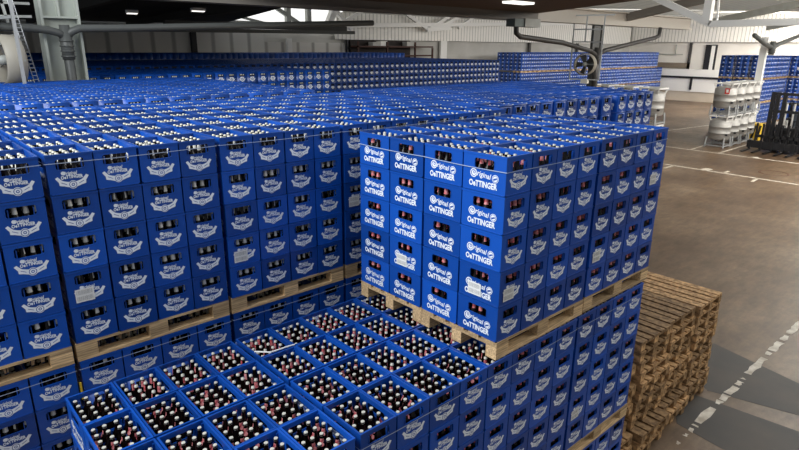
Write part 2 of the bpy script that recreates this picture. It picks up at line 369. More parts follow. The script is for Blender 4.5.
def near_crate():
    mb = MB(); sl = short_logo(); ll = long_logo()
    hs = (.088, CH - .106, CH - .036); hl = (.088, CH - .108, CH - .038)
    for s in (0, 1): panel(mb, CW - .006, hs, sideT(s), sl)
    for s in (2, 3): panel(mb, CL - .006, hl, sideT(s), ll)
    # rim lip
    a, b, t = CW / 2, CL / 2, .013
    z0, z1 = CH - .015, CH
    for x0, x1, y0, y1 in ((-a, a, -b, -b + t), (-a, a, b - t, b), (-a, -a + t, -b + t, b - t), (a - t, a, -b + t, b - t)): mb.box(x0, x1, y0, y1, z0, z1)
    # foot band, floor, inner corner posts
    for x0, x1, y0, y1 in ((-a, a, -b, -b + .01), (-a, a, b - .01, b), (-a, -a + .01, -b, b), (a - .01, a, -b, b)): mb.box(x0, x1, y0, y1, 0, .007)
    mb.box(-a + .01, a - .01, -b + .01, b - .01, .002, .008)
    for sx in (-1, 1):
        for sy in (-1, 1): mb.box(min(sx * (a - .006), sx * (a - .024)), max(sx * (a - .006), sx * (a - .024)), min(sy * (b - .006), sy * (b - .024)), max(sy * (b - .006), sy * (b - .024)), .01, CH - .02)
    for sx in (-1, 1):
        for k in range(1, 5): y = -b + CL * k / 5; mb.box(min(sx * (a - .008), sx * (a - .02)), max(sx * (a - .008), sx * (a - .02)), y - .003, y + .003, .01, CH - .05 if k in (1, 4) else .15)
    for sy in (-1, 1):
        for k in range(1, 4): x = -a + CW * k / 4; mb.box(x - .003, x + .003, min(sy * (b - .008), sy * (b - .02)), max(sy * (b - .008), sy * (b - .02)), .01, CH - .05 if k != 2 else .15)
    return mb
NC = near_crate()
me_crate = NC.mesh('beer_crate', [M_blue, M_print])
dv = MB()
for k in range(1, 5): y = -CL / 2 + CL * k / 5; dv.box(-CW / 2 + .012, CW / 2 - .012, y - .0015, y + .0015, .009, .15)
for k in range(1, 4): x = -CW / 2 + CW * k / 4; dv.box(x - .0015, x + .0015, -CL / 2 + .012, CL / 2 - .012, .009, .15)
me_div = dv.mesh('divider', [M_blue])
# bottle: lower body dark glass, cap and neck label separate for the individual bottles
PB = [(.001, .0), (.029, .0), (.0315, .006), (.0315, .135), (.029, .152), (.018, .178), (.0145, .190), (.0130, .222), (.0142, .226), (.0132, .232), (.001, .233)]
b_ = MB().lathe(PB, 14); me_bottle = b_.mesh('beer_bottle', [M_glass], True)
b_ = MB().lathe([(.0136, .223), (.0138, .224), (.0126, .235), (.012, .2375), (.0005, .238)], 14); me_cap = b_.mesh('crown_cap', [M_cap])
b_ = MB()
for lo, hi, r0, r1 in ((.184, .206, .0180, .0148),):
    n = 8; vs = []
    for r, z in ((r0, lo), ((r0 + r1) / 2, (lo + hi) / 2), (r1, hi)):
        for j in range(n): a = -.8 + 1.6 * j / (n - 1); vs.append((r * math.cos(a), r * math.sin(a), z))
    b_.add(vs, [(i * n + j, i * n + j + 1, (i + 1) * n + j + 1, (i + 1) * n + j) for i in range(2) for j in range(n - 1)])
    # round medallion on the shoulder below
    vs = [Vector((.0235 + .006 * -math.sin(2 * math.pi * j / 10), .013 * math.cos(2 * math.pi * j / 10), .172 + .013 * math.sin(2 * math.pi * j / 10))) for j in range(10)]
    b_.add(vs, [tuple(range(10))])
me_lab = b_.mesh('neck_label', [M_pink])

# ------------------------------------------------------------------ merged templates for the uncountable rest
class Template:
    def __init__(s, mb):
        s.v = np.array([tuple(p) for p in mb.v], np.float32); s.lt = np.array([len(f) for f in mb.f], np.int32)
        s.l = np.array([i for f in mb.f for i in f], np.int32); s.m = np.array(mb.m, np.int32)
class Bulk:
    def __init__(s): s.V = []; s.L = []; s.T = []; s.M = []; s.A = []; s.n = 0
    def add(s, t, pos, yaw=None, tint=None):
        pos = np.asarray(pos, np.float32).reshape(-1, 3); k = len(pos)
        if not k: return
        yaw = np.zeros(k, np.float32) if yaw is None else np.asarray(yaw, np.float32); c = np.cos(yaw)[:, None]; sn = np.sin(yaw)[:, None]
        x = t.v[None, :, 0]; y = t.v[None, :, 1]
        V = np.stack([c * x - sn * y + pos[:, :1], sn * x + c * y + pos[:, 1:2], t.v[None, :, 2] + pos[:, 2:3]], -1)
        s.V.append(V.reshape(-1, 3)); nv = len(t.v)
        s.L.append((t.l[None] + (s.n + nv * np.arange(k))[:, None]).ravel()); s.T.append(np.tile(t.lt, k)); s.M.append(np.tile(t.m, k))
        tint = rs.rand(k) if tint is None else tint
        s.A.append(np.repeat(tint, len(t.lt))); s.n += nv * k
    def build(s, name, mats):
        V = np.concatenate(s.V); L = np.concatenate(s.L); T = np.concatenate(s.T); Mi = np.concatenate(s.M); A = np.concatenate(s.A)
        me = bpy.data.meshes.new(name); me.vertices.add(len(V)); me.vertices.foreach_set('co', V.ravel().astype(np.float32))
        me.loops.add(len(L)); me.loops.foreach_set('vertex_index', L.astype(np.int32))
        me.polygons.add(len(T)); st = np.concatenate([[0], np.cumsum(T)[:-1]]).astype(np.int32)
        me.polygons.foreach_set('loop_start', st); me.polygons.foreach_set('material_index', Mi.astype(np.int32))
        for m in mats: me.materials.append(m)
        me.update(calc_edges=True)
        at = me.attributes.new('tint', 'FLOAT', 'FACE'); at.data.foreach_set('value', A.astype(np.float32))
        print('bulk', name, len(V)); return link(name, me)
T_near = Template(NC)
def bottle_mb(n, full=True, lab=True, frac=.3):
    mb = MB()
    prof = [(.031, 0), (.0315, .135), (.029, .152), (.0185, .172), (.0140, .218), (.0135, .224), (.0132, .226), (.0122, .2365), (.0005, .238)] if full else [(.030, .14), (.018, .178), (.0110, .225), (.0120, .227), (.0110, .2365), (.0005, .238)]
    mis = [0, 0, 0, 0, 0, 1, 1, 1] if full else [0, 0, 1, 1, 1]
    mb.lathe(prof, n, mis=mis)
    if lab:
        o = 3 if full else 1
        for j in range(int(n * frac)): mb.m[o * n + j] = 2
    return mb
T_bot = Template(bottle_mb(10)); T_bot_in = Template(bottle_mb(10, frac=.7)); T_bot_top = Template(bottle_mb(6, False))
capq = MB(); capq.lathe([(.0135, .19), (.0100, .226), (.0118, .227), (.0110, .2365), (.0005, .238)], 4, mis=[0, 1, 1, 1]); T_cap4 = Template(capq)
capf = MB(); capf.add([(-.014, -.014, .236), (.014, -.014, .236), (.014, .014, .236), (-.014, .014, .236)], [(0, 1, 2, 3)], 1); T_capf = Template(capf)
BZ = .0185
IW, IL = CW - .030, CL - .030
SLOT = [(-IW / 2 + IW * (i + .5) / 4, -IL / 2 + IL * (j + .5) / 5) for j in range(5) for i in range(4)]
def shell(lod):
    mb = MB(); a, b = CW / 2, CL / 2; t = .012
    O = [(-a, -b), (a, -b), (a, b), (-a, b)]; I = [(-a + t, -b + t), (a - t, -b + t), (a - t, b - t), (-a + t, b - t)]
    vs = [(*p, 0) for p in O] + [(*p, CH) for p in O] + [(*p, CH) for p in I] + [(*p, .15) for p in I]
    fs = [(k, (k + 1) % 4, 4 + (k + 1) % 4, 4 + k) for k in range(4)] + [(4 + k, 4 + (k + 1) % 4, 8 + (k + 1) % 4, 8 + k) for k in range(4)] + [(8 + k, 8 + (k + 1) % 4, 12 + (k + 1) % 4, 12 + k) for k in range(4)]
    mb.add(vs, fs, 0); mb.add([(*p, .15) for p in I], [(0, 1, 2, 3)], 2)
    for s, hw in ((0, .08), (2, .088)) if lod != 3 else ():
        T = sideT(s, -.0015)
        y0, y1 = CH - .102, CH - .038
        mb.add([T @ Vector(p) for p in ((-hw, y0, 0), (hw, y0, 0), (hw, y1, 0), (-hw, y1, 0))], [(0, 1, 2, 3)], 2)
        if lod == 1:
            for q in (-.045, -.008, .04): mb.add([T @ Vector((q + dx, CH - .06 + dy, .001)) for dx, dy in ((-.012, -.016), (.012, -.016), (.010, .012), (-.008, .014))], [(0, 1, 2, 3)], 3)
            pts = [(-.10, .12), (-.06, .065), (0, .03), (.06, .065), (.10, .12), (.06, .105), (.05, .155), (-.05, .155), (-.06, .105)]
            if s == 0: 
                mb.add([T @ Vector((x, y, .001)) for x, y in pts], [(0, 1, 8), (1, 2, 3, 5, 6, 7, 8), (3, 4, 5)], 1)
                v, f = disc2(0, .095, .035, 10, .02); mb.add([T @ Vector((p.x, p.y, .002)) for p in v], f, 0)
            else:
                for x0, x1, y0, y1 in ((-.13, .12, .03, .075), (-.12, .13, .095, .15)): mb.add([T @ Vector(p) for p in ((x0, y0, .001), (x1, y0, .001), (x1, y1, .001), (x0, y1, .001))], [(0, 1, 2, 3)], 1)
        else:
            if lod == 4: mb.add([T @ Vector((x, y, .001)) for x, y in ((-.07, .10), (0, .05), (.07, .10), (0, .135))], [(0, 1, 2, 3)], 1)
            elif s == 0: mb.add([T @ Vector((x, y, .001)) for x, y in ((-.095, .105), (0, .03), (.095, .105), (.05, .15), (-.05, .15))], [(0, 1, 2, 3, 4)], 1)
            else: mb.add([T @ Vector((x, y, .001)) for x, y in ((-.13, .14), (-.12, .09), (.12, .05), (.13, .10))], [(0, 1, 2, 3)], 1)
    return mb
T_mid = Template(shell(1)); T_far = Template(shell(2)); T_plain = Template(shell(3)); T_dist = Template(shell(4))

# ------------------------------------------------------------------ where the crates stand
TH = 5 * .2786 + .144; PH = .144; HC = .2786
loads = []      # name, u0, v0, base z, layers, kind
def load(name, u, v, z, layers=5, near=False, faces=('f', 'l'), tops=True, **k): loads.append(dict(name=name, u=u, v=v, z=z, n=layers, near=near, faces=faces, tops=tops, **k))
for a, u in enumerate((.10, 1.33)):
    for b, v in enumerate((.023, .833)): load('A', u, v, FO, near=True, I=a * 4, J=b * 2, pink=True)
for a, u in enumerate((-2.428, -1.2, .0, 1.228)):
    for b, v in enumerate((0, .81)):
        load('B', u, v, FO - TH, near=True, I=a * 4, J=b * 2, pink=True)
        if b == 0 or a == 3: load('C', u, v, 0, near=True, I=a * 4, J=b * 2, pink=True)
VL = [2.033, 2.87, 3.70, 4.54]
UL = [-4.683, -3.455, -2.227, -.999, .229, 1.457]
for a, u in enumerate(UL):
    for b, v in enumerate(VL):
        if u < -3.2 and b == 0 and a == 0: continue
        load('F', u, v, FO, near=True, I=a * 4, J=b * 2)
    load('G', u, VL[0], FO - TH, near=True, I=a * 4, J=0)
for a, u in enumerate((2.93, 4.14, 5.94 - .6)):
    pass
for a, u in enumerate((2.85, 4.08)):
    for b, v in enumerate((2.30, 3.14, 3.97, 4.8)): load('H', u, v, FO, near=False, I=a * 4, J=b * 2, lod=1)
for b, (v, du) in enumerate(((2.30, 0), (3.14, .25), (3.97, .5), (4.8, .7))):
    load('H', 5.37, v, FO, near=False, I=8, J=b * 2, lod=1, cols=1 if b == 0 else 4); load('H', 5.85 + du, v, FO, I=12, J=b * 2, lod=1, faces=('f', 'l', 'r'))
for lv in (0, 1):
    for a, u in enumerate((2.85, 4.08, 5.32, 5.85)):
        if a == 2: continue
        load('K', u, 2.30, TH * lv, lod=1, end=a == 3)
    for v, du in ((3.14, .25), (3.97, .5), (4.8, .7)): load('K', 5.85 + du, v, TH * lv, lod=1, end=True)
for a in range(5):
    for b in range(6): load('P', 2.60 - 1.228 * (a + 1), 5.95 + .835 * b, FO, I=a * 4, J=b * 2, lod=1)
for a in range(8):
    for b in range(4): load('M', 7.55 - 1.228 * (a + 1), 12.4 + .835 * b, FO, lod=1)
for a in range(19):
    for b in range(9): load('N', 23.2 - 1.228 * (a + 1), 18.5 + .835 * b, FO, lod=2)
for a in range(20):
    for b in range(4): load('O', 23.4 - 1.228 * (a + 1), 26.4 + .835 * b, FO + .27, lod=2, plain=True)
for a in range(20):
    for lv in range(3):
        if lv == 2 and a == 19: continue
        for b in range(3 if lv == 2 else 1): load('Q', 36.0 + 1.235 * a, 26.5 + .84 * b, .27 + TH * lv, lod=2, dt=lv < 2)
for b in range(3): 
    for lv in (0, 1): load('Q', 36.0, 26.5 + .84 * b, .27 + TH * lv, lod=2, tops=False)
for a in range(4):
    for b in range(3):
        for lv in range(3): load('S', 41.2 + 1.235 * a, 10.95 + (.84 if b < 1 else .98) * b, .27 + TH * lv, lod=2)
for b in range(7):
    for lv in range(3): load('S', 46.4, 11.8 - .86 * (b + 1), .27 + TH * lv, lod=2)

crates = []     # dicts
for L_ in loads:
    A_ = dict(L_)
    for k in range(L_['n']):
        for i in range(L_.get('cols', 4)):
            for j in range(2):
                crates.append((L_, i, j, k))
# exposure: a crate is wanted if it is on top of a topmost load or on a face that looks to the camera
key = lambda x, y, z: (round(x / .15), round(y / .2), round(z / .14))
pos = np.array([(c[0]['u'] + .15 + .3 * c[1], c[0]['v'] + .2 + .4 * c[2], c[0]['z'] + PH + HC * c[3]) for c in crates])
BOX = np.array([(L['u'] + .003, L['v'] + .003, L['z'] + (.0 if L['near'] else 0), L['u'] + .3 * L.get('cols', 4) - .003, L['v'] + .797, L['z'] + PH + HC * L['n'] - .006) for L in loads])
def blocked(pts, skip_near=1e-3):
    """which points are hidden from the camera by some load's box"""
    out = np.zeros(len(pts), bool)
    for s in range(0, len(pts), 4000):
        P = pts[s:s + 4000]; D = P - CAM; D = np.where(np.abs(D) < 1e-9, 1e-9, D)
        hit = np.zeros(len(P), bool)
        for bx in BOX:
            t1 = (bx[:3] - CAM) / D; t2 = (bx[3:] - CAM) / D
            tn = np.minimum(t1, t2).max(1); tf = np.maximum(t1, t2).min(1)
            hit |= (tn < tf) & (tn > 0) & (tn < 1 - skip_near)
        out[s:s + 4000] = hit
    return out
n = len(crates); vis = np.zeros((n, 3)); a_, b_ = .12, .17
SMP = [[(x, y, CH + .006) for x in (-a_, 0, a_) for y in (-b_, 0, b_)], [(x, -CL / 2 - .008, z) for x in (-a_, 0, a_) for z in (.04, .14, .24)], [(-CW / 2 - .008, y, z) for y in (-b_, 0, b_) for z in (.04, .14, .24)]]
for f in range(3):
    for q in SMP[f]:
        P = pos + np.array(q); bl = blocked(P, 2e-4); x, y, d = project(P)
        ok = (~bl) & (d > 0) & (x > -14) & (x < 812) & (y > -5) & (y < 462)
        vis[:, f] += ok / 9.
nrm = np.array([(0, 0, 1), (0, -1, 0), (-1, 0, 0)]); ar = np.array([CW * CL, CW * CH, CL * CH])
D = CAM - pos; dist = np.linalg.norm(D, axis=1)
score = sum(vis[:, f] * ar[f] * np.maximum(0, D @ nrm[f]) / dist ** 3 for f in range(3))
istop = np.array([c[3] == c[0]['n'] - 1 and not c[0].get('dt') for c in crates])
seen = score > 0
nearid = [i for i in np.argsort(-score) if seen[i] and crates[i][0]['near']][:300]
chosen = set(nearid)
print('crates', n, 'seen', seen.sum(), 'chosen', len(chosen))
# right-hand faces (not seen by this camera) stay as thin stacks too
keep = seen.copy()
for i, c in enumerate(crates):
    if keep[i] or i in chosen: continue
    L_, ii, jj, k = c
    if istop[i] and L_['name'] in 'AFHPMNO': keep[i] = True
    if L_['name'] in 'AB' and (ii == 3 and L_['I'] >= 4): keep[i] = keep[i] or True
    if L_['name'] == 'B' and k == 4: keep[i] = True
    if L_['name'] == 'G' and jj == 0: keep[i] = True
    if L_['name'] == 'K' and ((jj == 0 and L_['v'] < 2.4) or (L_['end'] and ii == 3)): keep[i] = True

# ------------------------------------------------------------------ individual crates
BLOCKN = {'A': 'raised front block', 'B': 'low front block', 'C': 'bottom level of front block', 'F': 'wide field block', 'G': 'level under wide field'}
GRP = {'A': 'blue beer crates of the raised front block', 'B': 'blue beer crates of the low front block', 'C': 'blue beer crates of the bottom level', 'F': 'blue beer crates of the wide field', 'G': 'blue beer crates under the wide field'}
jit = {}
barcode = MB(); T = sideT(0, -.0022)
def rect(mb, T, x0, x1, y0, y1, z, mi): mb.add([T @ Vector(p) for p in ((x0, y0, z), (x1, y0, z), (x1, y1, z), (x0, y1, z))], [(0, 1, 2, 3)], mi)
rnd = random.Random(3)
def barmesh(side):
    mb = MB(); T = sideT(side, 0); rect(mb, T, -.10, .025, .035, .135, .0022, 0)
    for y0, y1 in ((.045, .078), (.092, .125)):
        x = -.092
        while x < .016:
            wd = rnd.choice((.001, .0015, .0025)); rect(mb, T, x, x + wd, y0, y1, .0028, 1); x += wd + rnd.choice((.003, .0045))
    return mb.mesh('barcode_label', [M_paper, M_ink])
me_bar = {0: barmesh(0), 2: barmesh(2)}
BAR = {('A', 0, 2, 1): (2,), ('A', 0, 0, 1): (0, 2), ('A', 4, 0, 1): (0,), ('B', 12, 0, 1): (0,), ('F', 8, 0, 1): (0,), ('F', 12, 0, 1): (0,), ('F', 16, 0, 2): (0,), ('A', 7, 0, 3): (0,)}
bottle_crates = []
rank = {}
for i in sorted(chosen, key=lambda q: pos[q][0]):
    L_, ii, jj, k = crates[i]; kk = (L_['name'], L_['J'] + jj, k); rank.setdefault(kk, []).append(i)
def jitter(L_, ii, jj, k):
    r = random.Random(hash((round(L_['u'] * 100), round(L_['v'] * 100), round(L_['z'] * 10), ii, jj, k)))
    return r.uniform(-.0022, .0022), r.uniform(-.0025, .0025), r.uniform(-.008, .008)
for i in nearid:
    L_, ii, jj, k = crates[i]; jx, jy, jr = jitter(L_, ii, jj, k)
    o = link('beer_crate', me_crate, None, (pos[i][0] + jx, pos[i][1] + jy, pos[i][2]), jr)
    kk = (L_['name'], L_['J'] + jj, k); r = rank[kk].index(i) + 1
    tag(o, f"blue beer crate {ORD[r]} from left, {ORD[L_['J'] + jj + 1]} row, {ORD[5 - k]} layer down, {BLOCKN[L_['name']]}", 'beer crate', GRP[L_['name']])
    if k == 4 and vis[i][0] > 0: link('divider', me_div, o)
    for side in (0, 2):
        q = (L_['name'], L_['I'] + ii, L_['J'] + jj, k)
        if side in BAR.get(q, ()): link('barcode_label', me_bar[side], o)
    if L_['name'] == 'B' and k == 4 and vis[i][0] > .4: bottle_crates.append((score[i], i, r, L_['J'] + jj + 1))
bottle_crates.sort(reverse=True); bottle_crates = bottle_crates[:15]; bset = {b[1] for b in bottle_crates}
for s_, i, r, dj in bottle_crates:
    for q, (x, y) in enumerate(SLOT):
        x += random.uniform(-.0012, .0012); y += random.uniform(-.0012, .0012)
        o = link('beer_bottle', me_bottle, None, (pos[i][0] + x, pos[i][1] + y, pos[i][2] + BZ), random.uniform(0, 6.28))
        link('crown_cap', me_cap, o); link('neck_label', me_lab, o)
        tag(o, f"brown beer bottle, {ORD[q % 4 + 1]} place of {ORD[q // 4 + 1]} row, open crate {ORD[r]} from left, {ORD[dj]} deep", 'beer bottle', 'beer bottles in the open front crates')
# ------------------------------------------------------------------ the rest, one object each
bulk = Bulk(); bb = Bulk(); bw = Bulk()
sel = {'near': [], 'mid': [], 'far': [], 'plain': [], 'dist': []}
for i in np.nonzero(keep)[0]:
    if i in chosen: continue
    L_ = crates[i][0]
    t = 'near' if (L_['near'] and dist[i] < 8.5 and vis[i][1:].sum() > 0) or (L_['name'] == 'H' and vis[i][1] > 0) else ('plain' if L_.get('plain') else 'dist' if L_['name'] in 'QS' else 'far' if L_.get('lod') == 2 else 'mid')
    sel[t].append(i)
for t, tm in (('near', T_near), ('mid', T_mid), ('far', T_far), ('plain', T_plain), ('dist', T_dist)):
    if sel[t]:
        P = pos[sel[t]].copy(); P[:, :2] += rs.uniform(-.002, .002, (len(P), 2)); bulk.add(tm, P, rs.uniform(-.008, .008, len(P)))
o = bulk.build('beer_crates', [M_blue_s, M_print, M_dark, M_cream]); tag(o, 'all the remaining blue beer crates stacked in long blocks filling the hall', 'beer crate', 'far and small beer crates', 'stuff')
nearstuff = set(sel['near'])
for i in np.nonzero(keep | np.isin(np.arange(n), nearid))[0]:
    if i in bset: continue
    L_, ii, jj, k = crates[i]; pk = L_.get('pink'); tgt = bb if pk else bw
    top = istop[i] and (L_['name'] != 'B' or vis[i][0] > 0)
    far = L_.get('lod') == 2
    if top and (vis[i][0] > 0 or not far):
        P = pos[i] + np.array([(x + random.uniform(-.0015, .0015), y + random.uniform(-.0015, .0015), BZ) for x, y in SLOT])
        d = dist[i]
        tm = T_bot if d < 6 or i in chosen else (T_bot_top if d < 12 else (T_cap4 if d < 18 else T_capf))
        tgt.add(tm, P, rs.uniform(0, 6.28, 20))
    elif i in chosen or i in nearstuff:
        sl = [s for q, s in enumerate(SLOT) if (vis[i][1] > 0 and q // 4 < 2) or (vis[i][2] > 0 and q % 4 < 2)]
        if sl:
            P = pos[i] + np.array([(x + random.uniform(-.0015, .0015), y + random.uniform(-.0015, .0015), BZ - .009) for x, y in sl])
            tgt.add(T_bot_in, P, rs.uniform(0, 6.28, len(P)))
M_capgold = mat('pale_gold_cap', (.62, .60, .50), .5, .1)
o = bb.build('beer_bottles', [M_glass, M_cap, M_pink]); tag(o, 'remaining red-labelled brown bottles packed in the crates of the front blocks', 'beer bottle', 'red-labelled bottles', 'stuff')
o = bw.build('beer_bottles', [M_glass, M_capgold, M_cream]); tag(o, 'remaining cream-labelled brown bottles packed in the crates of the wide fields', 'beer bottle', 'cream-labelled bottles', 'stuff')

# ------------------------------------------------------------------ pallets
def pallet_parts():
    deck = MB()
    for c, wd in ((-.3275, .145), (-.1725, .10), (0, .145), (.1725, .10), (.3275, .145)): deck.box(-.6, .6, c - wd / 2, c + wd / 2, .122, .144)
    for c in (-.5275, 0, .5275): deck.box(c - .0725, c + .0725, -.4, .4, .100, .1215)
    skid = MB(); skid.box(-.6, .6, -.05, .05, 0, .022)
    blk = MB(); blk.box(-.0725, .0725, -.05, .05, .0225, .0995)
    return deck, skid, blk
dk, sk, bk = pallet_parts()
def pm(mb, m): return mb.mesh('pallet', [m])
PM = {m.name: (dk.mesh('deck', [m]), sk.mesh('skid', [m]), bk.mesh('block', [m])) for m in (M_wood, M_wood_s)}
def pallet(x, y, z, rot, m, label, group, dy=0):
    r = link('euro_pallet', None, None, (x, y, z), rot); tag(r, label, 'pallet', group)
    d, s, b = PM[m.name]; link('deck', d, r)
    for yy in (-.35, 0, .35):
        link('skid', s, r, (0, yy, 0))
        for xx in (-.5275, 0, .5275): link('block', b, r, (xx, yy, 0))
    return r
far_me = None
fp = MB(); fp.v = list(dk.v); fp.f = list(dk.f); fp.m = list(dk.m)
for yy in (-.35, 0, .35):
    fp.box(-.6, .6, yy - .05, yy + .05, 0, .022)
    for xx in (-.5275, 0, .5275): fp.box(xx - .0725, xx + .0725, yy - .05, yy + .05, .0225, .0995)
me_farp = fp.mesh('euro_pallet', [M_wood])
cnt = {}
WHERE = {'A': 'under the raised front crate block', 'B': 'under the low front crate block', 'C': 'on the floor under the front block', 'F': 'under the top level of the wide field', 'G': 'under the second level of the wide field',
         'H': 'under the right end of the wide field', 'P': 'under the second field', 'M': 'under the third field', 'N': 'under the long rear block', 'Q': 'under the distant wall of crates', 'S': 'under the crate stacks behind the steel tanks'}
np_ = 0
for L_ in loads:
    x, y, z = L_['u'] + .6, L_['v'] + .4, L_['z']; nm = L_['name']
    near = L_['near'] and (nm != 'F' or L_['J'] == 0) 
    if nm in 'ABCFG' and near:
        if nm in 'BC' and (L_['J'] > 0): continue
        if nm == 'G' : pass
        c = cnt[nm] = cnt.get(nm, 0) + 1
        if nm == 'A': lab = f"pale wooden pallet under the raised crate block, {['near left corner','back left corner','near right half','back right half'][c - 1]}"
        else: lab = f"wooden euro pallet {WHERE[nm]}, {ORD[c]} along from the left"
        pallet(x + random.uniform(-.006, .006), y + random.uniform(-.006, .006), z, random.uniform(-.004, .004), M_wood, lab, 'pallets ' + WHERE[nm])
    elif nm == 'K':
        cnt[nm] = cnt.get(nm, 0) + 1
        tag(link('euro_pallet', me_farp, None, (x, y, z)), f"wooden pallet low under the right end of the wide field, {ORD[round(z / TH) + 1]} level, {ORD[cnt[nm]]} along", 'pallet', 'pallets low under the right end of the wide field')
    elif nm in 'QS' and (nm == 'S' or L_['v'] < 26.6):
        P = np.array([[x - .4, y - .39, z + .07], [x - .59, y, z + .07]]); bl = blocked(P, 1e-3); px, py, d = project(P)
        if (~bl & (px > 0) & (px < 799)).any():
            cnt[nm] = cnt.get(nm, 0) + 1; lv = round((L_['z'] - .27) / TH)
            o = link('euro_pallet', me_farp, None, (x, y, z)); tag(o, f"distant wooden pallet {WHERE[nm]}, {ORD[lv + 1]} level, {ORD[min(cnt[nm], 60)]} along", 'pallet', 'pallets ' + WHERE[nm])
# stored pallets right of the front blocks
k = 0
PN = ['rightmost', 'second from right', 'third from right', 'shorter leftmost']
for s, (u, v, h) in enumerate([(5.80, 1.03, 12), (4.96, 1.06, 12), (4.12, 1.03, 12), (3.28, 1.10, 10)]):
    for q in range(h):
        pallet(u + random.uniform(-.018, .018), v + random.uniform(-.04, .04) - (.09 if q < 3 and s > 0 else 0), q * .1445, math.pi / 2 + random.uniform(-.032, .032), M_wood_s,
               f"empty weathered pallet, {ORD[q + 1]} from the floor in the {PN[s]} pile", 'empty pallets piled beside the front block')
# ------------------------------------------------------------------ straps round the top layer of the pallet loads
def strap(L_, drop, label):
    x0, x1, y0, y1 = L_['u'] - .004, L_['u'] + 1.203, L_['v'] - .004, L_['v'] + .804
    zt = L_['z'] + PH + HC * L_['n'] - drop; mb = MB(); h = .0026
    pts = []
    for (ax, ay), (bx_, by) in zip([(x0, y0), (x1, y0), (x1, y1), (x0, y1)], [(x1, y0), (x1, y1), (x0, y1), (x0, y0)]):
        for t in range(6): pts.append((ax + (bx_ - ax) * t / 6, ay + (by - ay) * t / 6, zt - .006 * math.sin(math.pi * t / 6)))
    n_ = len(pts); vs = [(x, y, z - h) for x, y, z in pts] + [(x, y, z + h) for x, y, z in pts]
    mb.add(vs, [(i, (i + 1) % n_, n_ + (i + 1) % n_, n_ + i) for i in range(n_)])
    cx, cy = (x0 + x1) / 2, (y0 + y1) / 2
    vs = [(cx + (x - cx) * .9985, cy + (y - cy) * .9985, z) for x, y, z in vs]; mb.add(vs, [(i, n_ + i, n_ + (i + 1) % n_, (i + 1) % n_) for i in range(n_)])
    tag(mb.build('strapping_band', M_strap), label, 'strap', 'straps around the top crate layers')
cnt = {}
for L_ in loads:
    if L_['name'] in 'ABFG' and L_['near'] and (L_['J'] == 0 or L_['name'] == 'A'):
        nm = L_['name']; c = cnt[nm] = cnt.get(nm, 0) + 1
        strap(L_, .108 if nm == 'A' else (.105 if nm == 'B' else (.062 if L_['J'] == 0 else .08)), f"thin clear strap around the top crates, {ORD[c]} pallet load of the {BLOCKN[nm]}")
# a loose white strip lying on the open crates, a yellow striped strip in the gap
m = MB(); m.tube([(-1.185, 1.32, FO + .002), (-1.10, 1.225, FO + .006), (-.94, 1.215, FO + .006), (-.90, 1.21, FO + .004)], .006, 6); tag(m.build('plastic_strip', M_white), 'loose white plastic strip lying across the rims of open crates', 'strip')
m = MB(); m.box(-2.25, -2.237, 2.02, 2.028, FO - .30, FO - .16); tag(m.build('warning_tape', M_yellow), 'short yellow tape hanging between crate stacks behind the open crates', 'tape')

# ------------------------------------------------------------------ columns and rainwater pipes (building structure)
def hcolumn(name, x, y, z0, z1, w_, d, m, plates=()):
    mb = MB(); f = .05
    mb.box(x - w_ / 2, x - w_ / 2 + f, y - d / 2, y + d / 2, z0, z1); mb.box(x + w_ / 2 - f, x + w_ / 2, y - d / 2, y + d / 2, z0, z1)
    mb.box(x - w_ / 2 + f, x + w_ / 2 - f, y - .02, y + .02, z0, z1)
    for z in plates: mb.box(x - w_ / 2 + f, x + w_ / 2 - f, y - d / 2, y + d / 2, z, z + .04)
    return struct(name, mb, m)
hcolumn('column_left', .235, 11.65, 0, Z(3.25), .72, .36, M_colgreen, (Z(2.72),))
struct('column_stiffener', MB().box(.20, .24, 11.5, 11.63, Z(2.76), Z(3.22)), M_colgreen)
hcolumn('column_middle', 21.75, 12, 0, Z(3.2), .24, .4, M_pipe)
m = MB(); cx3, cy3 = 36.9, 9.75
struct('column_right', MB().box(36.95, 37.25, 9.75, 10.1, 0, Z(2.9)), mat('bright_white_paint', (.9, .9, .87), .4))
m = MB(); m.box(36.6, 37.4, 9.2, 9.9, 0.02, 1.0, 0)
for q in range(4): m.add([(36.595, 9.25 + q * .28, .05), (36.595, 9.38 + q * .28, .05), (36.595, 9.25 + q * .28, .9), (36.595, 9.12 + q * .28, .9)], [(0, 1, 2, 3)], 1)
tag(m.build('column_guard', [M_yellow, M_black]), 'yellow and black striped guard around the foot of the white column', 'guard')
def ypipe(cx, cy, zj, left, right, r, m, label, low):
    t = link('rain_pipe', None, None, (cx, cy, low)); tag(t, label, 'pipe'); B = Vector((cx, cy, low))
    def loc(p): return Vector(p) - B
    mb = MB(); mb.tube([loc((cx, cy, low)), loc((cx, cy, zj + .12))], r, 14); mb.build('downpipe', m, t, True)
    mb = MB(); mb.tube([loc((cx, cy, zj - .55)), loc((cx, cy, zj - .05))], r * 1.22, 14)
    for q in (-.5, -.4, -.3, -.2): mb.tube([loc((cx, cy, zj + q)), loc((cx, cy, zj + q + .03))], r * 1.4, 14)
    mb.build('coupling', m, t, True)
    for pts in (left, right):
        mb = MB(); mb.tube([loc(p) for p in pts], r * .8, 12); mb.build('branch', m, t, True)
ypipe(.24, 11.33, Z(2.47), [(.24, 11.33, Z(2.36)), (.1, 11.28, Z(2.44)), (-.06, 11.25, Z(2.48)), (-.4, 11.25, Z(2.52)), (-5, 11.25, Z(2.62))], [(.24, 11.33, Z(2.36)), (.36, 11.28, Z(2.47)), (.5, 11.25, Z(2.53)), (1.2, 11.25, Z(2.55)), (8.2, 11.25, Z(2.86))], .095, M_pipe, 'grey Y-shaped rainwater pipe running down the pale green column', 3.2)
